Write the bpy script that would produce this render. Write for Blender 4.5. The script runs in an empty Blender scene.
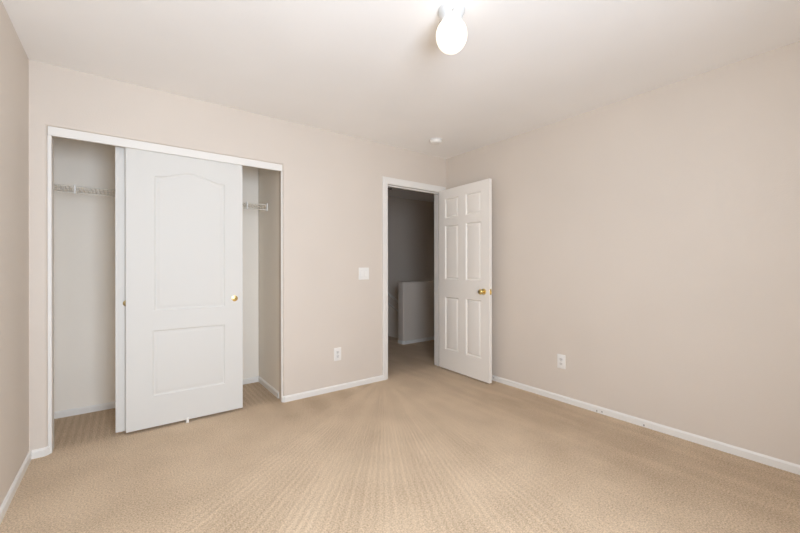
import bpy, bmesh, math
from mathutils import Vector, Matrix

S = bpy.context.scene
COL = S.collection

# ------------------------------------------------------------------ camera
cam_data = bpy.data.cameras.new('camera')
cam_data.sensor_width = 36.0
cam_data.lens = 368.9 / 800 * 36.0
cam_data.clip_start = 0.02
cam = bpy.data.objects.new('camera', cam_data)
COL.objects.link(cam)
YAW, PITCH, ROLL = 0.64225, -0.00006, -0.00122
fwd = Vector((math.sin(YAW) * math.cos(PITCH), math.cos(YAW) * math.cos(PITCH), math.sin(PITCH)))
rgt = Vector((math.cos(YAW), -math.sin(YAW), 0))
upv = rgt.cross(fwd)
r2 = rgt * math.cos(ROLL) + upv * math.sin(ROLL)
u2 = upv * math.cos(ROLL) - rgt * math.sin(ROLL)
M = Matrix((r2, u2, -fwd)).transposed().to_4x4()
M.translation = Vector((-3.0463, -3.1591, 1.1734))
cam.matrix_world = M
S.camera = cam

# ------------------------------------------------------------------ world, daylight, exposure
SKY = 1.0
DAY = 62.5
LAMP = 1.0
world = bpy.data.worlds.new('sky')
S.world = world
world.use_nodes = True
wn, wl = world.node_tree.nodes, world.node_tree.links
bg = wn['Background']
tc = wn.new('ShaderNodeTexCoord')
sep = wn.new('ShaderNodeSeparateXYZ')
rp = wn.new('ShaderNodeValToRGB')
rp.color_ramp.elements[0].position = 0.44
rp.color_ramp.elements[0].color = (0.42, 0.43, 0.44, 1)
rp.color_ramp.elements[1].position = 0.56
rp.color_ramp.elements[1].color = (0.80, 0.90, 1.0, 1)
mp = wn.new('ShaderNodeMapRange')
mp.inputs['From Min'].default_value = -1
wl.new(tc.outputs['Generated'], sep.inputs[0])
wl.new(sep.outputs['Z'], mp.inputs['Value'])
wl.new(mp.outputs['Result'], rp.inputs['Fac'])
wl.new(rp.outputs['Color'], bg.inputs['Color'])
bg.inputs['Strength'].default_value = SKY

WIN = (-3.15, -2.10, 0.85, 2.05)      # x0, x1, z0, z1 of the window behind the camera
YR = -3.60                            # rear wall
pl = bpy.data.lights.new('window_daylight', 'AREA')   # daylight entering through the window opening
pl.shape = 'RECTANGLE'
pl.size, pl.size_y = WIN[1] - WIN[0] - .09, WIN[3] - WIN[2] - .09
pl.energy = DAY
pl.color = (0.93, 1.055, 1.225)
plo = bpy.data.objects.new('window_daylight', pl)
plo.location = ((WIN[0] + WIN[1]) / 2, YR - 0.03, (WIN[2] + WIN[3]) / 2)
plo.rotation_euler = (math.radians(90), 0, 0)
COL.objects.link(plo)

S.view_settings.view_transform = 'Standard'
S.view_settings.look = 'None'
S.view_settings.gamma = 1.0
S.view_settings.use_curve_mapping = False
S.view_settings.exposure = 0.0
try:
    S.cycles.use_denoising = True
    S.cycles.max_bounces = 16
    S.cycles.diffuse_bounces = 10
    S.cycles.sample_clamp_indirect = 8.0
except Exception:
    pass

# ------------------------------------------------------------------ materials
def new_mat(name):
    m = bpy.data.materials.new(name)
    m.use_nodes = True
    return m, m.node_tree.nodes, m.node_tree.links, m.node_tree.nodes['Principled BSDF']

def plain(name, col, rough=0.5, metal=0.0, spec=0.5):
    m, n, l, b = new_mat(name)
    b.inputs['Base Color'].default_value = (*col, 1)
    b.inputs['Roughness'].default_value = rough
    b.inputs['Metallic'].default_value = metal
    b.inputs['Specular IOR Level'].default_value = spec
    return m

def paint(name, col, rough=0.6, scale=140.0, bump=0.12, dist=0.002, var=0.02, spec=0.35):
    m, n, l, b = new_mat(name)
    t = n.new('ShaderNodeTexCoord')
    nz = n.new('ShaderNodeTexNoise')
    nz.inputs['Scale'].default_value = scale
    nz.inputs['Detail'].default_value = 3
    l.new(t.outputs['Object'], nz.inputs['Vector'])
    n2 = n.new('ShaderNodeTexNoise')
    n2.inputs['Scale'].default_value = 1.3
    n2.inputs['Detail'].default_value = 2
    l.new(t.outputs['Object'], n2.inputs['Vector'])
    cr = n.new('ShaderNodeValToRGB')
    cr.color_ramp.elements[0].position = 0.3
    cr.color_ramp.elements[1].position = 0.7
    cr.color_ramp.elements[0].color = (*[c * (1 - var) for c in col], 1)
    cr.color_ramp.elements[1].color = (*[min(1, c * (1 + var)) for c in col], 1)
    l.new(n2.outputs['Fac'], cr.inputs['Fac'])
    l.new(cr.outputs['Color'], b.inputs['Base Color'])
    bp = n.new('ShaderNodeBump')
    bp.inputs['Strength'].default_value = bump
    bp.inputs['Distance'].default_value = dist
    l.new(nz.outputs['Fac'], bp.inputs['Height'])
    l.new(bp.outputs['Normal'], b.inputs['Normal'])
    b.inputs['Roughness'].default_value = rough
    b.inputs['Specular IOR Level'].default_value = spec
    return m

WALL = paint('greige_wall_paint', (0.68, 0.615, 0.545), 0.62, 110, 0.25, 0.003)
HALLW = WALL
CEIL = paint('ceiling_paint', (0.91, 0.905, 0.895), 0.8, 70, 0.15, 0.003)
CLOS = paint('closet_paint', (0.90, 0.85, 0.765), 0.65, 110, 0.2, 0.003)
TRIM = paint('white_trim_paint', (0.80, 0.785, 0.75), 0.38, 60, 0.03, 0.001, 0.01)
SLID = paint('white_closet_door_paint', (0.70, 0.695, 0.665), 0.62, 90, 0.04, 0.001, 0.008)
DOORW = paint('white_door_paint', (0.87, 0.84, 0.79), 0.40, 90, 0.04, 0.001, 0.008)
WOOD = paint('raw_pine', (0.42, 0.26, 0.12), 0.6, 30, 0.1, 0.001, 0.2)
PLAST = plain('white_plastic', (0.83, 0.82, 0.79), 0.35)
PLAST2 = plain('white_receptacle_plastic', (0.74, 0.73, 0.71), 0.35)
SLOT = plain('dark_slot', (0.03, 0.03, 0.03), 0.6)
BRASS = plain('polished_brass', (0.86, 0.68, 0.30), 0.25, 1.0)
BRASSD = plain('aged_brass', (0.35, 0.27, 0.13), 0.35, 1.0)
STEEL = plain('steel', (0.55, 0.54, 0.52), 0.35, 1.0)
DARKM = plain('dark_metal', (0.05, 0.045, 0.04), 0.5, 0.6)
SCUFF = plain('scuff', (0.16, 0.13, 0.11), 0.8)
WIRE = plain('white_vinyl_wire', (0.74, 0.70, 0.62), 0.4)
ENAMEL = plain('white_enamel', (0.62, 0.63, 0.63), 0.35)

def carpet_mat():
    m, n, l, b = new_mat('beige_cut_pile_carpet')
    g = n.new('ShaderNodeNewGeometry')
    def noise(scale, detail=2, rough=0.5):
        x = n.new('ShaderNodeTexNoise')
        x.inputs['Scale'].default_value = scale
        x.inputs['Detail'].default_value = detail
        x.inputs['Roughness'].default_value = rough
        l.new(g.outputs['Position'], x.inputs['Vector'])
        return x
    def math_(op, a, c=None, clamp=False):
        x = n.new('ShaderNodeMath')
        x.operation = op
        x.use_clamp = clamp
        for i, v in enumerate((a, c)):
            if v is None: continue
            if isinstance(v, (int, float)): x.inputs[i].default_value = v
            else: l.new(v, x.inputs[i])
        return x.outputs[0]
    # vacuum strokes that fan out from the doorway: angle around a point at the door
    sp = n.new('ShaderNodeSeparateXYZ')
    l.new(g.outputs['Position'], sp.inputs[0])
    wob = noise(5, 2)
    w = math_('MULTIPLY', math_('SUBTRACT', wob.outputs['Fac'], 0.5), 0.008)
    dx = math_('SUBTRACT', sp.outputs['X'], -0.86)
    dy = math_('SUBTRACT', sp.outputs['Y'], 0.06)
    ang = math_('ADD', math_('ARCTAN2', dx, math_('MULTIPLY', dy, -1.0)), w)   # 0 = straight into the room
    st0 = math_('SINE', math_('MULTIPLY', ang, 350.0))
    broad = math_('SINE', math_('MULTIPLY', ang, 31.0))
    rad0 = math_('SQRT', math_('ADD', math_('MULTIPLY', dx, dx), math_('MULTIPLY', dy, dy)))
    cmb = n.new('ShaderNodeCombineXYZ')
    l.new(math_('MULTIPLY', ang, 48.0), cmb.inputs[0]); l.new(math_('MULTIPLY', rad0, 1.1), cmb.inputs[1])
    irr = n.new('ShaderNodeTexNoise')
    irr.inputs['Scale'].default_value = 1.0
    irr.inputs['Detail'].default_value = 1
    l.new(cmb.outputs[0], irr.inputs['Vector'])
    st = math_('ADD', math_('MULTIPLY', st0, math_('MULTIPLY', irr.outputs['Fac'], 1.2)), math_('MULTIPLY', math_('SUBTRACT', irr.outputs['Fac'], 0.5), 2.5))
    rad = math_('SQRT', math_('ADD', math_('MULTIPLY', dx, dx), math_('MULTIPLY', dy, dy)))
    # the strokes only cover a wedge of the room
    def ss(v, a, c):
        x = n.new('ShaderNodeMapRange')
        x.interpolation_type = 'SMOOTHSTEP'
        x.inputs['From Min'].default_value = a
        x.inputs['From Max'].default_value = c
        l.new(v, x.inputs['Value'])
        return x.outputs['Result']
    wedge = math_('MULTIPLY', ss(ang, -1.10, -0.98), ss(ang, 0.15, -0.35))
    wedge = math_('MULTIPLY', wedge, math_('MULTIPLY', ss(rad, 0.1, 0.5), ss(sp.outputs['Y'], 0.05, -0.05)))
    patch = noise(1.6, 3)
    wedge2 = math_('MULTIPLY', wedge, ss(patch.outputs['Fac'], 0.24, 0.56))
    # pile rows in the closet and along the walls
    rows = math_('SINE', math_('MULTIPLY', math_('ADD', sp.outputs['X'], w), 150.0))
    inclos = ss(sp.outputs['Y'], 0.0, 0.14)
    pile = noise(330, 2, 0.6)
    tuft = noise(125, 2, 0.65)
    blot = noise(3.5, 4, 0.6)
    big = noise(0.9, 2)
    # nap shading value
    v = math_('MULTIPLY', math_('SUBTRACT', pile.outputs['Fac'], 0.5), 1.3)
    v = math_('ADD', v, math_('MULTIPLY', math_('SUBTRACT', tuft.outputs['Fac'], 0.5), 2.3))
    v = math_('ADD', v, math_('MULTIPLY', math_('SUBTRACT', blot.outputs['Fac'], 0.5), 0.55))
    v = math_('ADD', v, math_('MULTIPLY', math_('SUBTRACT', big.outputs['Fac'], 0.5), 0.5))
    v = math_('ADD', v, math_('MULTIPLY', math_('MULTIPLY', st, wedge2), 0.12))
    v = math_('ADD', v, math_('MULTIPLY', math_('MULTIPLY', broad, wedge), 0.05))
    v = math_('ADD', v, math_('MULTIPLY', wedge, 0.03))
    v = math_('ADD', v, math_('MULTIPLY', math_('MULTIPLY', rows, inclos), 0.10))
    # brushed streaks along the right wall and short strokes along the back wall
    mpg = n.new('ShaderNodeMapping')
    mpg.inputs['Scale'].default_value = (9.0, 1.1, 1.0)
    l.new(g.outputs['Position'], mpg.inputs['Vector'])
    stk = n.new('ShaderNodeTexNoise')
    stk.inputs['Scale'].default_value = 1.0
    stk.inputs['Detail'].default_value = 3
    l.new(mpg.outputs[0], stk.inputs['Vector'])
    nearr = ss(sp.outputs['X'], -1.15, -0.35)
    v = math_('SUBTRACT', v, math_('MULTIPLY', math_('MULTIPLY', nearr, ss(stk.outputs['Fac'], 0.30, 0.62)), 0.20))
    strokes = math_('MULTIPLY', math_('MULTIPLY', ss(ang, -1.06, -1.14), ss(sp.outputs['Y'], -0.55, -0.30)), ss(sp.outputs['X'], -2.15, -1.95))
    sgn = math_('ADD', math_('MULTIPLY', math_('SINE', math_('MULTIPLY', sp.outputs['X'], 21.0)), 0.5), 0.75)
    v = math_('SUBTRACT', v, math_('MULTIPLY', math_('MULTIPLY', strokes, sgn), 0.24))
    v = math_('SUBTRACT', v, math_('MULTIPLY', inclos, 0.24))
    v = math_('ADD', v, 0.53, True)
    cr = n.new('ShaderNodeValToRGB')
    e = cr.color_ramp.elements
    e[0].position = 0.0; e[0].color = (0.43, 0.29, 0.16, 1)
    e[1].position = 1.0; e[1].color = (0.87, 0.675, 0.465, 1)
    l.new(v, cr.inputs['Fac'])
    l.new(cr.outputs['Color'], b.inputs['Base Color'])
    b.inputs['Roughness'].default_value = 0.95
    b.inputs['Specular IOR Level'].default_value = 0.08
    b.inputs['Sheen Weight'].default_value = 0.25
    b.inputs['Sheen Roughness'].default_value = 0.6
    h = math_('ADD', math_('MULTIPLY', pile.outputs['Fac'], 0.5), tuft.outputs['Fac'])
    h = math_('ADD', h, math_('MULTIPLY', math_('MULTIPLY', st, wedge2), 0.18))
    bp = n.new('ShaderNodeBump')
    bp.inputs['Strength'].default_value = 0.75
    bp.inputs['Distance'].default_value = 0.012
    l.new(h, bp.inputs['Height'])
    l.new(bp.outputs['Normal'], b.inputs['Normal'])
    return m
CARPET = carpet_mat()

def emit_mat(name, col, strength):
    m, n, l, b = new_mat(name)
    b.inputs['Base Color'].default_value = (0.9, 0.88, 0.85, 1)
    b.inputs['Roughness'].default_value = 0.25
    b.inputs['Emission Color'].default_value = (*col, 1)
    b.inputs['Emission Strength'].default_value = strength
    return m
GLOBE = emit_mat('lit_opal_glass', (1.0, 0.86, 0.70), LAMP)

def pane_mat():
    m, n, l, b = new_mat('window_glass')
    out = n['Material Output']
    tr = n.new('ShaderNodeBsdfTransparent')
    gl = n.new('ShaderNodeBsdfGlossy')
    gl.inputs['Roughness'].default_value = 0.02
    fr = n.new('ShaderNodeFresnel')
    mx = n.new('ShaderNodeMixShader')
    l.new(fr.outputs[0], mx.inputs[0]); l.new(tr.outputs[0], mx.inputs[1]); l.new(gl.outputs[0], mx.inputs[2])
    l.new(mx.outputs[0], out.inputs['Surface'])
    return m
PANE = pane_mat()

# ------------------------------------------------------------------ mesh helpers
def box(bm, x0, x1, y0, y1, z0, z1, bev=0.0, seg=2):
    vs = [bm.verts.new(p) for p in ((x0,y0,z0),(x1,y0,z0),(x1,y1,z0),(x0,y1,z0),(x0,y0,z1),(x1,y0,z1),(x1,y1,z1),(x0,y1,z1))]
    fs = [bm.faces.new([vs[i] for i in q]) for q in ((0,3,2,1),(4,5,6,7),(0,1,5,4),(1,2,6,5),(2,3,7,6),(3,0,4,7))]
    if bev:
        es = {e for f in fs for e in f.edges}
        bmesh.ops.bevel(bm, geom=list(es), offset=bev, segments=seg, affect='EDGES', profile=0.5)
    return fs

def frame_of(axis):
    a = Vector(axis).normalized()
    t = Vector((0, 0, 1)) if abs(a.z) < 0.9 else Vector((1, 0, 0))
    u = a.cross(t).normalized()
    return a, u, a.cross(u)

def lathe(bm, origin, axis, prof, n=32):
    """prof: list of (distance along axis, radius)"""
    o = Vector(origin)
    a, u, w = frame_of(axis)
    rings = []
    for d, r in prof:
        if r < 1e-6:
            rings.append([bm.verts.new(o + a * d)])
        else:
            rings.append([bm.verts.new(o + a * d + (u * math.cos(2*math.pi*k/n) + w * math.sin(2*math.pi*k/n)) * r) for k in range(n)])
    for A, B in zip(rings, rings[1:]):
        for k in range(n):
            j = (k + 1) % n
            if len(A) == 1 and len(B) == 1: continue
            if len(A) == 1: f = [A[0], B[k], B[j]]
            elif len(B) == 1: f = [A[k], B[0], A[j]]
            else: f = [A[k], B[k], B[j], A[j]]
            bm.faces.new(f)
    for R_, flip in ((rings[0], 1), (rings[-1], 0)):
        if len(R_) > 1:
            bm.faces.new(R_ if flip else R_[::-1])

def tube(bm, a, b_, r, n=10):
    a, b_ = Vector(a), Vector(b_)
    lathe(bm, a, b_ - a, [(0, r), ((b_ - a).length, r)], n)

def build(name, bm, m, parent=None, smooth=None, loc=None):
    bmesh.ops.recalc_face_normals(bm, faces=bm.faces[:])
    if loc is not None:
        bmesh.ops.translate(bm, verts=bm.verts[:], vec=-Vector(loc))
    me = bpy.data.meshes.new(name)
    bm.to_mesh(me); bm.free()
    for mm in (m if isinstance(m, (list, tuple)) else [m]):
        me.materials.append(mm)
    o = bpy.data.objects.new(name, me)
    COL.objects.link(o)
    if loc is not None: o.location = loc
    if parent is not None: o.parent = parent
    if smooth:
        for p in me.polygons: p.use_smooth = True
        me.set_sharp_from_angle(angle=math.radians(smooth))
    return o

def tag(o, label, cat, group=None, kind=None):
    o['label'] = label; o['category'] = cat
    if group: o['group'] = group
    if kind: o['kind'] = kind
    return o

def thing(name, loc, label, cat, group=None, kind=None, rot=(0, 0, 0)):
    o = bpy.data.objects.new(name, None)
    o.empty_display_size = 0.05
    o.location = loc; o.rotation_euler = rot
    COL.objects.link(o)
    return tag(o, label, cat, group, kind)

def struct(name, bm, m, label, cat, smooth=None):
    return tag(build(name, bm, m, None, smooth), label, cat, kind='structure')

# ------------------------------------------------------------------ room dimensions (metres)
H = 2.44
XL = -3.511          # left wall
WT = 0.12            # wall thickness
CX0, CX1, CZ = -3.430, -1.945, 2.057      # closet opening
CB = 0.728           # closet back wall
DX0, DX1, DZ = -0.843, -0.080, 2.035      # clear door opening
JT = 0.018
HX0, HX1, HY = -1.75, 2.40, 2.28          # hall
SX, HWY0, HWY1 = 0.53, 1.25, 1.395        # top stair edge, half wall

# ---- floor: bedroom, closet, hall landing (open at the stairwell)
bm = bmesh.new()
box(bm, XL - .12, 0.12, YR - .12, WT, -0.15, 0)
box(bm, XL - .12, HX0 - .12, WT, CB + .1, -0.15, 0)
box(bm, HX0 - .12, SX, WT, HY + .1, -0.15, 0)
box(bm, SX, HX1 + .1, WT, HWY1, -0.15, 0)
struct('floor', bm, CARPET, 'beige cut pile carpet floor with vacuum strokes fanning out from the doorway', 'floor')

# ---- ceiling
bm = bmesh.new()
box(bm, XL - .12, HX1 + .12, YR - .12, HY + .12, H, H + 0.1)
struct('ceiling', bm, CEIL, 'flat off white ceiling above the bedroom and hall', 'ceiling')

# ---- walls
def holed_wall(xs, zs, holes, y0, y1, bevel_holes=(), bev=0.02):
    """a wall in the xz plane; holes are (x0,x1,z0,z1) made of whole grid cells"""
    bm = bmesh.new()
    V = {}
    def v(x, z):
        if (x, z) not in V: V[(x, z)] = bm.verts.new((x, y0, z))
        return V[(x, z)]
    for a, b_ in zip(xs, xs[1:]):
        for c, d in zip(zs, zs[1:]):
            mx, mz = (a + b_) / 2, (c + d) / 2
            if any(h[0] < mx < h[1] and h[2] < mz < h[3] for h in holes): continue
            bm.faces.new((v(a, c), v(b_, c), v(b_, d), v(a, d)))
    front = bm.faces[:]
    r = bmesh.ops.extrude_face_region(bm, geom=front, use_keep_orig=True)
    bmesh.ops.translate(bm, verts=[g for g in r['geom'] if isinstance(g, bmesh.types.BMVert)], vec=(0, y1 - y0, 0))
    bmesh.ops.recalc_face_normals(bm, faces=bm.faces[:])
    bm.verts.ensure_lookup_table()
    es = []
    for h in bevel_holes:
        for e in bm.edges:
            a, b_ = e.verts[0].co, e.verts[1].co
            if abs(a.y - b_.y) > 1e-6: continue
            on = lambda p: h[0]-1e-5 <= p.x <= h[1]+1e-5 and h[2]-1e-5 <= p.z <= h[3]+1e-5
            if not (on(a) and on(b_)): continue
            side = (abs(a.x-b_.x) < 1e-6 and (abs(a.x-h[0]) < 1e-5 or abs(a.x-h[1]) < 1e-5))
            top = (abs(a.z-b_.z) < 1e-6 and abs(a.z-h[3]) < 1e-5)
            if side or top: es.append(e)
    if es:
        bmesh.ops.bevel(bm, geom=es, offset=bev, segments=5, affect='EDGES', profile=0.5)
    return bm

ch = (CX0, CX1, 0, CZ)
dh = (DX0 - JT, DX1 + JT, 0, DZ + JT)
bm = holed_wall([XL, CX0, CX1, dh[0], dh[1], 0.0], sorted({0, CZ, dh[3], H}), [ch, dh], 0, WT, [ch])
struct('wall_back', bm, WALL, 'greige back wall with the closet opening and the doorway', 'wall', 40)

bm = bmesh.new(); box(bm, 0, WT, YR - .12, WT, 0, H)
struct('wall_right', bm, WALL, 'long plain greige wall on the right behind the open door', 'wall')
bm = bmesh.new(); box(bm, XL - .12, XL, YR - .12, CB + .1, 0, H)
struct('wall_left', bm, WALL, 'narrow strip of tan wall at the left edge beside the closet', 'wall')
bm = holed_wall([XL, WIN[0], WIN[1], 0.0], [0, WIN[2], WIN[3], H], [WIN], YR, YR - .12, ())
struct('wall_rear', bm, WALL, 'greige wall behind the camera with the window', 'wall')
bm = bmesh.new()
box(bm, XL, CX1, CB, CB + .1, 0, H)
struct('wall_closet_back', bm, CLOS, 'pale wall at the back of the closet', 'wall')
bm = bmesh.new()
box(bm, CX1 + .006, CX1 + .075, WT, CB + .1, 0, H)
struct('wall_closet_right', bm, CLOS, 'beige side wall at the right end of the closet', 'wall')

# hall walls
bm = bmesh.new()
box(bm, HX0 - .12, HX1 + .12, HY, HY + .1, -2.0, H)
struct('wall_hall_back', bm, HALLW, 'dim far wall of the hall seen through the doorway', 'wall')
bm = bmesh.new(); box(bm, HX0 - .12, HX0, WT, HY, 0, H)
struct('wall_hall_left', bm, HALLW, 'left end wall of the hall', 'wall')
bm = bmesh.new(); box(bm, HX1, HX1 + .12, WT, HY, -2.0, H)
struct('wall_hall_right', bm, HALLW, 'right end wall of the hall', 'wall')
bm = bmesh.new(); box(bm, WT, HX1, 0, WT, 0, H)
struct('wall_hall_front', bm, HALLW, 'hall side wall beside the doorway', 'wall')
# half wall with rounded ends
bm = bmesh.new()
fs = box(bm, 0.315, HX1, HWY0, HWY1, 0, 0.94)
es = [e for e in {e for f in fs for e in f.edges} if all(abs(v.co.x - 0.315) < 1e-5 for v in e.verts) and abs(e.verts[0].co.z - e.verts[1].co.z) > .5]
es += [e for e in {e for f in fs for e in f.edges} if all(abs(v.co.z - 0.94) < 1e-5 for v in e.verts)]
bmesh.ops.bevel(bm, geom=es, offset=0.02, segments=5, affect='EDGES', profile=0.5)
struct('wall_half', bm, HALLW, 'low half wall with rounded corner guarding the stairwell in the hall', 'wall', 40)
# stairs going down behind the half wall
bm = bmesh.new()
for k in range(7):
    box(bm, SX + .27 * k, SX + .27 * (k + 1) + .02, HWY1, HY, -0.185 * (k + 1) - .3, -0.185 * (k + 1))
tag(build('stairs', bm, CARPET), 'carpeted stairs going down behind the half wall', 'stairs', kind='structure')

# ------------------------------------------------------------------ baseboards
BH, BT = 0.052, 0.012
def skirt(bm, path, t=BT, h=BH):
    """path of (x,y) along the wall face, the board lies to the right-hand side of travel"""
    pts = [Vector((x, y, 0)) for x, y in path]
    offs = []
    for i, p in enumerate(pts):
        ds = []
        if i > 0: ds.append((pts[i] - pts[i-1]).normalized())
        if i < len(pts) - 1: ds.append((pts[i+1] - pts[i]).normalized())
        ns = [Vector((d.y, -d.x, 0)) for d in ds]
        nn = sum(ns, Vector()).normalized()
        offs.append(nn / max(0.3, nn.dot(ns[0])))
    prof = [(0, 0), (t, 0), (t, h * .78), (t * .55, h * .93), (t * .3, h), (0, h)]
    secs = [[bm.verts.new(p + o * d + Vector((0, 0, z))) for d, z in prof] for p, o in zip(pts, offs)]
    for A, B in zip(secs, secs[1:]):
        for k in range(len(prof)):
            j = (k + 1) % len(prof)
            bm.faces.new((A[k], A[j], B[j], B[k]))
    bm.faces.new(secs[0]); bm.faces.new(secs[-1][::-1])

bm = bmesh.new(); skirt(bm, [(0, -.002), (0, YR)])
br = struct('baseboard_right', bm, TRIM, 'white baseboard running along the foot of the right wall', 'baseboard')
for (y, z, w_, h_) in ((-1.735, .014, .007, .012), (-1.775, .018, .009, .008), (-2.07, .014, .007, .011), (-.705, .03, .008, .010)):
    bm = bmesh.new(); box(bm, -BT - .0012, -BT, y - w_/2, y + w_/2, z - h_/2, z + h_/2, .0004, 1)
    s = build('scuff_mark', bm, SCUFF, br); s['label'] = 'small dark scuff mark'
bm = bmesh.new(); skirt(bm, [(XL, YR), (XL, 0)])
struct('baseboard_left', bm, TRIM, 'white baseboard at the foot of the left wall', 'baseboard')
bm = bmesh.new()
skirt(bm, [(XL + BT, 0), (CX0 - .016, 0), (CX0 - .002, .012), (CX0, .03)])
skirt(bm, [(CX1, .03), (CX1 + .002, .012), (CX1 + .016, 0), (-.896, 0)])
struct('baseboard_back', bm, TRIM, 'white baseboard of the back wall, in two runs beside the closet', 'baseboard')
bm = bmesh.new()
skirt(bm, [(XL, CB), (CX1 + .006, CB), (CX1 + .006, WT + .001)])
struct('baseboard_closet', bm, TRIM, 'white baseboard around the inside of the closet', 'baseboard')
bm = bmesh.new()
skirt(bm, [(SX - .05, HWY1), (.335, HWY1), (.315, HWY1 - .02), (.315, HWY0 + .02), (.335, HWY0), (HX1, HWY0)][::-1][::-1])
struct('baseboard_hall', bm, TRIM, 'white baseboard wrapping the foot of the half wall', 'baseboard')

# ------------------------------------------------------------------ closet frame
bm = bmesh.new(); box(bm, CX0 + .001, CX1 - .001, .010, .027, 2.000, CZ, .002)
struct('trim_1', bm, TRIM, 'white fascia board across the top of the closet opening', 'trim')
bm = bmesh.new(); box(bm, CX0, CX0 + .019, .013, .112, 0.0, 2.000, .0015)
struct('trim_2', bm, TRIM, 'white jamb strip on the left side of the closet opening', 'trim')
bm = bmesh.new(); box(bm, CX1 - .011, CX1, .013, .034, 0.0, 2.000, .0015)
struct('trim_3', bm, TRIM, 'thin white jamb strip on the right side of the closet opening', 'trim')
bm = bmesh.new(); box(bm, CX0 + .02, CX1 - .001, .028, .113, 2.027, CZ - .001)
struct('trim_4', bm, WOOD, 'brown wooden track board under the closet header', 'trim')

# ------------------------------------------------------------------ moulded panel doors
def offset_poly(pts, d):
    """inward offset of a counter-clockwise polygon"""
    n = len(pts); out = []
    for i in range(n):
        p0, p1, p2 = Vector(pts[i-1]), Vector(pts[i]), Vector(pts[(i+1) % n])
        a, b_ = (p1 - p0).normalized(), (p2 - p1).normalized()
        na, nb = Vector((-a.y, a.x)), Vector((-b_.y, b_.x))
        m_ = (na + nb)
        m_ = m_ / max(1e-6, m_.dot(na)) if m_.length > 1e-6 else na
        out.append((p1.x + m_.x * d, p1.y + m_.y * d))
    return out

def panel_door(W_, H_, T_, panels, prof):
    """door slab in local (u across, v up, depth t); panels: list of ccw outlines.
    Returns a bmesh with x=u, z=v, y=depth (front face at y=0, back at y=T)."""
    bm = bmesh.new()
    def side(y, sgn):
        # outer face with holes filled by triangulation
        ev = [bm.verts.new((u, y, v)) for u, v in ((0,0),(W_,0),(W_,H_),(0,H_))]
        edges = [bm.edges.new((ev[i], ev[(i+1) % 4])) for i in range(4)]
        loops = []
        for p in panels:
            lv = [bm.verts.new((u, y, v)) for u, v in p]
            edges += [bm.edges.new((lv[i], lv[(i+1) % len(lv)])) for i in range(len(lv))]
            loops.append(lv)
        bmesh.ops.triangle_fill(bm, use_beauty=True, use_dissolve=False, edges=edges, normal=(0, -sgn, 0))
        # remove fill inside panels if any
        for p, lv in zip(panels, loops):
            s = set(lv)
            kill = [f for f in bm.faces if all(v in s for v in f.verts)]
            if kill: bmesh.ops.delete(bm, geom=kill, context='FACES_ONLY')
            prev = lv
            for d, dep in prof:
                q = offset_poly(p, d)
                cur = [bm.verts.new((u, y + sgn * dep, v)) for u, v in q]
                for i in range(len(p)):
                    j = (i + 1) % len(p)
                    bm.faces.new((prev[i], prev[j], cur[j], cur[i]))
                prev = cur
            bm.faces.new(prev)
        return ev
    A = side(0, 1); B = side(T_, -1)
    for i in range(4):
        j = (i + 1) % 4
        bm.faces.new((A[i], A[j], B[j], B[i]))
    return bm

def rect(u0, u1, v0, v1):
    return [(u0, v0), (u1, v0), (u1, v1), (u0, v1)]

def arched(u0, u1, v0, v1, rise, n=28, sh=0.10):
    pts = [(u0, v0), (u1, v0)]
    for k in range(n + 1):
        t = k / n
        u = u1 + (u0 - u1) * t
        s = min(1, max(0, (min(t, 1 - t) - sh * .5) / (.5 - sh * .5)))
        s = s * s * (3 - 2 * s)
        s = s ** 0.85
        pts.append((u, v1 + rise * s))
    return pts

PROF = [(.004, .004), (.010, .0065), (.016, .0065), (.022, .0045), (.030, .0025), (.038, .002)]

# sliding closet doors ------------------------------------------------
SW, SH, ST = 0.767, 1.997, 0.035
def slider(name, x0, y0, label, pull_u, guide):
    root = thing(name, (x0, y0, 0.021), label, 'door', kind='structure')
    pans = [arched(.166, .634, .836, 1.806, .052), rect(.154, .634, .221, .693)]
    build('door_panel', panel_door(SW, SH, ST, pans, PROF), SLID, root, 30)
    b = bmesh.new()
    lathe(b, (pull_u, -.0025, .896), (0, 1, 0), [(0, .019), (.0015, .0235), (.004, .0235)], 32)
    p = build('finger_pull', b, BRASS if guide else BRASSD, root, 40); p['label'] = 'round brass finger pull'
    b = bmesh.new()
    lathe(b, (pull_u, -.0035, .896), (0, 1, 0), [(0, .012), (.0004, .014), (.0012, .0165)], 32)
    build('pull_cup', b, BRASS if guide else BRASSD, p, 40)
    return root
d2 = slider('door_2', -3.037, .030, 'white sliding closet door in front with arched panel and gold pull at right', .707, True)
d3 = slider('door_3', -3.0945, .073, 'white sliding closet door behind, only its left edge showing', .064, False)
# floor guide under the doors
g = thing('door_guide', (-2.664, .03, 0), 'small white plastic floor guide under the front sliding closet door', 'door guide')
bm = bmesh.new()
box(bm, -.010, .010, -.004, .09, 0, .006, .001)
build('base_plate', bm, PLAST, g)
bm = bmesh.new()
box(bm, -.009, .009, -.009, -.003, .000, .040, .0015)
build('guide_fin', bm, PLAST, g)

# ------------------------------------------------------------------ room door, open against the right wall
DW, DH, DT = 0.764, 2.030, 0.035
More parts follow.
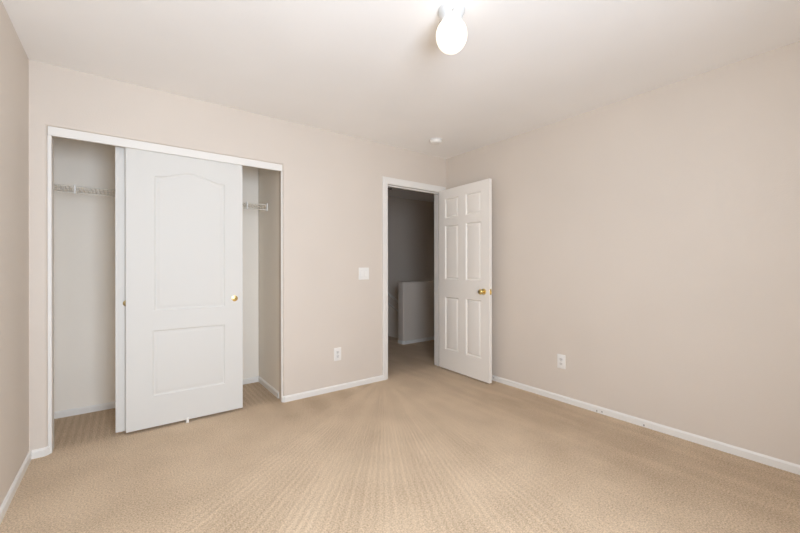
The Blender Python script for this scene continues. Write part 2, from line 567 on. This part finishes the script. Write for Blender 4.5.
# local u -> world -y, local y(depth) -> world +x  (front face looks to -x)
d1 = thing('door_1', (-0.120, -0.005, 0.014), 'open white six panel door with brass knob, standing near the right wall', 'door', kind='structure', rot=(0, 0, -math.pi / 2 - math.radians(2.6)))
z0 = .014
cols = [(.104, .322), (.434, .654)]
rws = [(.237, .830), (1.027, 1.634), (1.718, 1.940)]
pans = [rect(c0, c1, r0 - z0, r1 - z0) for c0, c1 in cols for r0, r1 in rws]
PROF6 = [(.003, .004), (.013, .012), (.015, .012), (.031, .002), (.034, .0015)]
build('door_panel', panel_door(DW, DH, DT, pans, PROF6), DOORW, d1, 30)
KU, KZ = .690, .905
for sgn, yy in ((-1, 0.0), (1, DT)):
    b = bmesh.new()
    lathe(b, (KU, yy, KZ), (0, sgn, 0), [(0, .031), (.004, .031), (.007, .027), (.009, .013), (.026, .011), (.030, .013), (.035, .021), (.042, .0265), (.050, .0275), (.057, .024), (.061, .016), (.062, 0)], 36)
    k = build('door_knob', b, BRASS, d1, 50); k['label'] = 'polished brass door knob'
    b = bmesh.new()
    lathe(b, (KU, yy + sgn * .0618, KZ), (0, sgn, 0), [(0, .006), (.0015, .0055), (.0018, 0)], 16)
    build('knob_button', b, BRASSD, k, 40)
b = bmesh.new()
box(b, DW - .001, DW + .0012, DT/2 - .0125, DT/2 + .0125, KZ - .028, KZ + .028, .0005, 1)
lp = build('latch_plate', b, BRASS, d1); lp['label'] = 'brass latch plate on the door edge'
b = bmesh.new()
box(b, DW + .0012, DW + .009, DT/2 - .006, DT/2 + .006, KZ - .009, KZ + .009, .002, 2)
build('latch_bolt', b, BRASS, lp)
for hz in (.23, 1.0, 1.79):
    b = bmesh.new()
    tube(b, (-.004, DT + .004, hz - .045), (-.004, DT + .004, hz + .045), .006, 14)
    lathe(b, (-.004, DT + .004, hz + .045), (0, 0, 1), [(0, .0045), (.003, .006), (.006, .004), (.007, 0)], 14)
    box(b, -.0015, .0005, .003, DT + .003, hz - .044, hz + .044)
    hh = build('hinge', b, STEEL, d1, 40); hh['label'] = 'small metal hinge'

# door frame: jambs, stops, casing
bm = bmesh.new()
box(bm, DX0 - JT, DX0, -.002, .122, 0, DZ)
box(bm, DX1, DX1 + JT, -.002, .122, 0, DZ)
box(bm, DX0 - JT, DX1 + JT, -.002, .122, DZ, DZ + JT - .0005)
box(bm, DX0, DX0 + .011, .040, .075, 0, DZ - .011, .002)
box(bm, DX1 - .011, DX1, .040, .075, 0, DZ - .011, .002)
box(bm, DX0, DX1, .040, .075, DZ - .011, DZ, .002)
struct('trim_5', bm, TRIM, 'white door jamb lining the doorway', 'trim')
def casing(y0, sgn, xl, xr, zt, inner, right_w):
    b = bmesh.new()
    prof = [(0, .008), (.006, .010), (.022, .011), (.038, .015), (.053, .016), (.060, .014), (.060, 0), (0, 0)]
    def sweep(path, dirs, scale):
        secs = []
        for p, d in zip(path, dirs):
            secs.append([b.verts.new((p[0] + d[0] * o * scale[0], y0 + sgn * t, p[1] + d[1] * o)) for o, t in prof])
        return secs
    xi0, xi1 = xl - inner, xr + inner
    zi = zt + inner
    s = right_w / .060
    A = [b.verts.new((xi0 - o, y0 + sgn * t, 0)) for o, t in prof]
    B = [b.verts.new((xi0 - o, y0 + sgn * t, zi + o)) for o, t in prof]
    C = [b.verts.new((xi1 + o * s, y0 + sgn * t, zi + o)) for o, t in prof]
    D = [b.verts.new((xi1 + o * s, y0 + sgn * t, 0)) for o, t in prof]
    for P, Q in ((A, B), (B, C), (C, D)):
        for k in range(len(prof)):
            j = (k + 1) % len(prof)
            b.faces.new((P[k], P[j], Q[j], Q[k]))
    b.faces.new(A); b.faces.new(D[::-1])
    return b
struct('trim_6', casing(0, -1, DX0, DX1, DZ, .0075, .052), TRIM, 'white casing around the doorway on the bedroom side', 'trim', 25)
struct('trim_7', casing(WT, 1, DX0, DX1, DZ, .0075, .052), TRIM, 'white casing around the doorway on the hall side', 'trim', 25)
# small dark catch in the corner of the doorway
g = thing('door_catch', (DX0, .026, 1.985), 'small dark metal catch high in the left corner of the doorway', 'catch')
bm = bmesh.new(); box(bm, 0, .004, -.010, .010, -.018, .022, .001)
build('mounting_plate', bm, DARKM, g)
bm = bmesh.new()
tube(bm, (.003, 0, .010), (.052, 0, .012), .007, 12)
lathe(bm, (.052, 0, .012), (1, 0, .05), [(-.004, .007), (.002, .012), (.010, .0125), (.015, .009), (.017, 0)], 16)
build('roller', bm, DARKM, g, 40)

# ------------------------------------------------------------------ wire shelf in the closet
sx0, sx1 = XL + .004, CX1 - .004
sy0, sy1, sz = .435, CB - .006, 1.766
sh = thing('wire_shelf', ((sx0 + sx1) / 2, sy1, sz), 'white ventilated wire shelf across the closet behind the sliding doors', 'shelf')
cx = (sx0 + sx1) / 2
def shp(name, bmx, m=WIRE, smooth=50, parent=sh):
    return build(name, bmx, m, parent, smooth)
L = (sx1 - sx0) / 2
bm = bmesh.new()
nw = 62
for k in range(nw + 1):
    x = -L + .012 + (2 * L - .024) * k / nw
    tube(bm, (x, 0, .003), (x, sy0 - sy1, .003), .0022, 6)
    tube(bm, (x, sy0 - sy1, .003), (x, sy0 - sy1 - .002, -.050), .0022, 6)
shp('shelf_wires', bm)
for (yy, zz, r) in ((0, -.001, .0035), ((sy0 - sy1) * .5, -.001, .003), (sy0 - sy1, -.001, .0042), (sy0 - sy1 - .002, -.050, .0045)):
    bm = bmesh.new(); tube(bm, (-L, yy, zz), (L, yy, zz), r, 10)
    shp('rail', bm)
for s in (-1, 1):
    bm = bmesh.new()
    box(bm, s * L - .006, s * L + .004 if s > 0 else s * L + .006, sy0 - sy1 - .016, sy0 - sy1 + .030, -.060, .012, .003)
    shp('end_bracket', bm, PLAST, None)
for x in (-3.334, -2.13):
    bm = bmesh.new()
    box(bm, x - cx - .006, x - cx + .006, sy0 - sy1 - .010, sy0 - sy1 + .006, -.057, .010, .002)
    shp('rail_clip', bm, PLAST, None)
for x in (-2.90, -2.50):
    bm = bmesh.new()
    tube(bm, (x - cx, sy0 - sy1, -.005), (x - cx, 0.002, -.28), .004, 8)
    box(bm, x - cx - .008, x - cx + .008, 0, .006, -.31, -.26, .001)
    # hidden behind the doors in the photo
    shp('support_brace', bm)

# ------------------------------------------------------------------ ceiling lamp
LX, LY = -1.7473, -1.8506
lamp = thing('ceiling_lamp', (LX, LY, H), 'lit round white glass ceiling lamp on a white base', 'lamp')
bm = bmesh.new()
lathe(bm, (0, 0, 0), (0, 0, -1), [(0, .066), (.004, .067), (.010, .066), (.030, .056), (.044, .050), (.050, .047), (.050, .0)], 48)
build('lamp_base', bm, ENAMEL, lamp, 40)
bm = bmesh.new()
prof = [(.040, .036), (.046, .040)]
cz, rz, rr = .124, .084, .0765
for k in range(1, 28):
    a = math.radians(-62 + (152) * k / 27)
    prof.append((cz + rz * math.sin(a), rr * math.cos(a)))
prof[-1] = (cz + rz, 0)
lathe(bm, (0, 0, 0), (0, 0, -1), prof, 48)
build('globe', bm, GLOBE, lamp, 60)
for k in range(3):
    a = math.radians(-127 + 120 * k)
    d = Vector((math.cos(a), math.sin(a), 0))
    bm = bmesh.new()
    lathe(bm, d * .050 + Vector((0, 0, -.037)), d, [(0, .003), (.008, .003), (.009, .0055), (.014, .0055), (.015, .003), (.015, 0)], 12)
    build('thumb_screw', bm, STEEL, lamp, 40)

# ------------------------------------------------------------------ smoke detector
sd = thing('smoke_detector', (-.543, -.417, H), 'small round white smoke detector on the ceiling near the corner', 'smoke detector')
bm = bmesh.new()
lathe(bm, (0, 0, 0), (0, 0, -1), [(0, .066), (.008, .066), (.010, .063)], 40)
build('mounting_base', bm, PLAST2, sd, 40)
bm = bmesh.new()
lathe(bm, (0, 0, -.009), (0, 0, -1), [(0, .060), (.012, .060), (.020, .056), (.026, .046), (.028, .030), (.028, 0)], 40)
build('cover', bm, PLAST, sd, 40)
bm = bmesh.new()
lathe(bm, (.012, -.02, -.0365), (0, 0, -1), [(0, .009), (.002, .008), (.0025, 0)], 16)
build('test_button', bm, PLAST2, sd, 40)

# ------------------------------------------------------------------ switch and outlets
def plate_bm(w, h):
    b = bmesh.new()
    fs = box(b, -w/2, w/2, -.006, 0, -h/2, h/2)
    es = [e for e in {e for f in fs for e in f.edges} if any(v.co.y < -.003 for v in e.verts)]
    bmesh.ops.bevel(b, geom=es, offset=.003, segments=3, affect='EDGES', profile=0.5)
    return b
sw = thing('light_switch', (-1.134, 0, 1.103), 'white double light switch on the back wall left of the doorway', 'switch')
build('cover_plate', plate_bm(.117, .120), PLAST, sw, 40)
for x in (-.023, .023):
    bm = bmesh.new(); box(bm, x - .0175, x + .0175, -.0072, -.005, -.0345, .0345, .0006, 1)
    fr = build('rocker_frame', bm, PLAST2, sw)
    bm = bmesh.new()
    vs = [bm.verts.new((x + sx * .0155, y, z)) for sx in (-1, 1) for (y, z) in ((-.0068, -.031), (-.0125, -.031), (-.0085, 0.0), (-.0080, .031), (-.0068, .031))]
    bm.faces.new(vs[:5]); bm.faces.new(vs[5:][::-1])
    for i in range(5):
        j = (i + 1) % 5
        bm.faces.new((vs[i], vs[5+i], vs[5+j], vs[j]))
    build('rocker', bm, PLAST, fr)

def outlet(loc, rotz, label):
    o = thing('wall_outlet', loc, label, 'outlet', 'white wall outlets', rot=(0, 0, rotz))
    build('cover_plate', plate_bm(.074, .122), PLAST, o, 40)
    for z in (-.0195, .0195):
        b = bmesh.new()
        n = 28
        pts = []
        for k in range(n):
            a = 2 * math.pi * k / n
            pts.append((.0172 * math.cos(a), max(-.0132, min(.0132, .0172 * math.sin(a)))))
        A = [b.verts.new((u, -.0058, z + v)) for u, v in pts]
        B = [b.verts.new((u * .97, -.0078, z + v * .97)) for u, v in pts]
        for k in range(n):
            j = (k + 1) % n
            b.faces.new((A[k], A[j], B[j], B[k]))
        b.faces.new(B); b.faces.new(A[::-1])
        r_ = build('receptacle', b, PLAST2, o, 30)
        b = bmesh.new()
        box(b, -.0078, -.0052, -.0084, -.0076, z - .001, z + .0085)
        box(b, .0052, .0078, -.0084, -.0076, z + .000, z + .0075)
        lathe(b, (0, -.0084, z - .0075), (0, 1, 0), [(0, .003), (.0008, .003)], 12)
        build('slots', b, SLOT, r_)
    b = bmesh.new()
    lathe(b, (0, -.006, 0), (0, -1, 0), [(0, .0035), (.001, .003), (.0012, 0)], 12)
    build('screw', b, STEEL, o, 40)
    return o
outlet((-1.425, 0, .342), 0, 'white wall outlet low on the back wall between closet and doorway')
outlet((0, -1.430, .345), -math.pi / 2, 'white wall outlet low on the right wall near the open door')

# ------------------------------------------------------------------ handrail in the stairwell
a0, a1 = Vector((.36, HY - .002, .939)), Vector((2.2, HY - .002, -.351))
hr = thing('stair_handrail', (a0.x, HY, a0.z), 'pale sloping handrail on the far wall of the stairwell behind the half wall', 'handrail')
dirv = (a1 - a0).normalized(); nrm = Vector((-dirv.z, 0, dirv.x))
if nrm.z < 0: nrm = -nrm
def slab(off0, off1, y0, y1):
    b = bmesh.new()
    vs = []
    for y in (y0, y1):
        for p, o in ((a0, off0), (a1, off0), (a1, off1), (a0, off1)):
            q = p + nrm * o - a0
            vs.append(b.verts.new((q.x, y, q.z)))
    for q in ((0,1,2,3),(7,6,5,4),(0,4,5,1),(1,5,6,2),(2,6,7,3),(3,7,4,0)):
        b.faces.new([vs[i] for i in q])
    return b
build('backing_board', slab(-.12, -.005, -.016, -.001), WALL, hr)
build('rail', slab(-.010, .025, -.055, -.020), TRIM, hr)
build('rail', slab(-.135, -.118, -.032, -.001), TRIM, hr)

# ------------------------------------------------------------------ window behind the camera
def window(name, loc, rotz, ww, wh, label):
    w = thing(name, loc, label, 'window', kind='structure', rot=(0, 0, rotz))
    t = .045
    bm = bmesh.new()
    box(bm, -ww/2, -ww/2 + t, -.10, -.04, 0, wh); box(bm, ww/2 - t, ww/2, -.10, -.04, 0, wh)
    box(bm, -ww/2, ww/2, -.10, -.04, 0, t); box(bm, -ww/2, ww/2, -.10, -.04, wh - t, wh)
    box(bm, -.025, .025, -.10, -.04, 0, wh)
    build('window_frame', bm, TRIM, w)
    bm = bmesh.new(); box(bm, -ww/2, ww/2, -.072, -.068, 0, wh)
    build('pane', bm, PANE, w)
    bm = bmesh.new(); box(bm, -ww/2 - .02, ww/2 + .02, -.04, .03, -.02, .002, .003)
    build('window_sill', bm, TRIM, w)
window('window_1', ((WIN[0] + WIN[1]) / 2, YR, WIN[2]), 0, WIN[1] - WIN[0], WIN[3] - WIN[2], 'white framed window in the wall behind the camera')
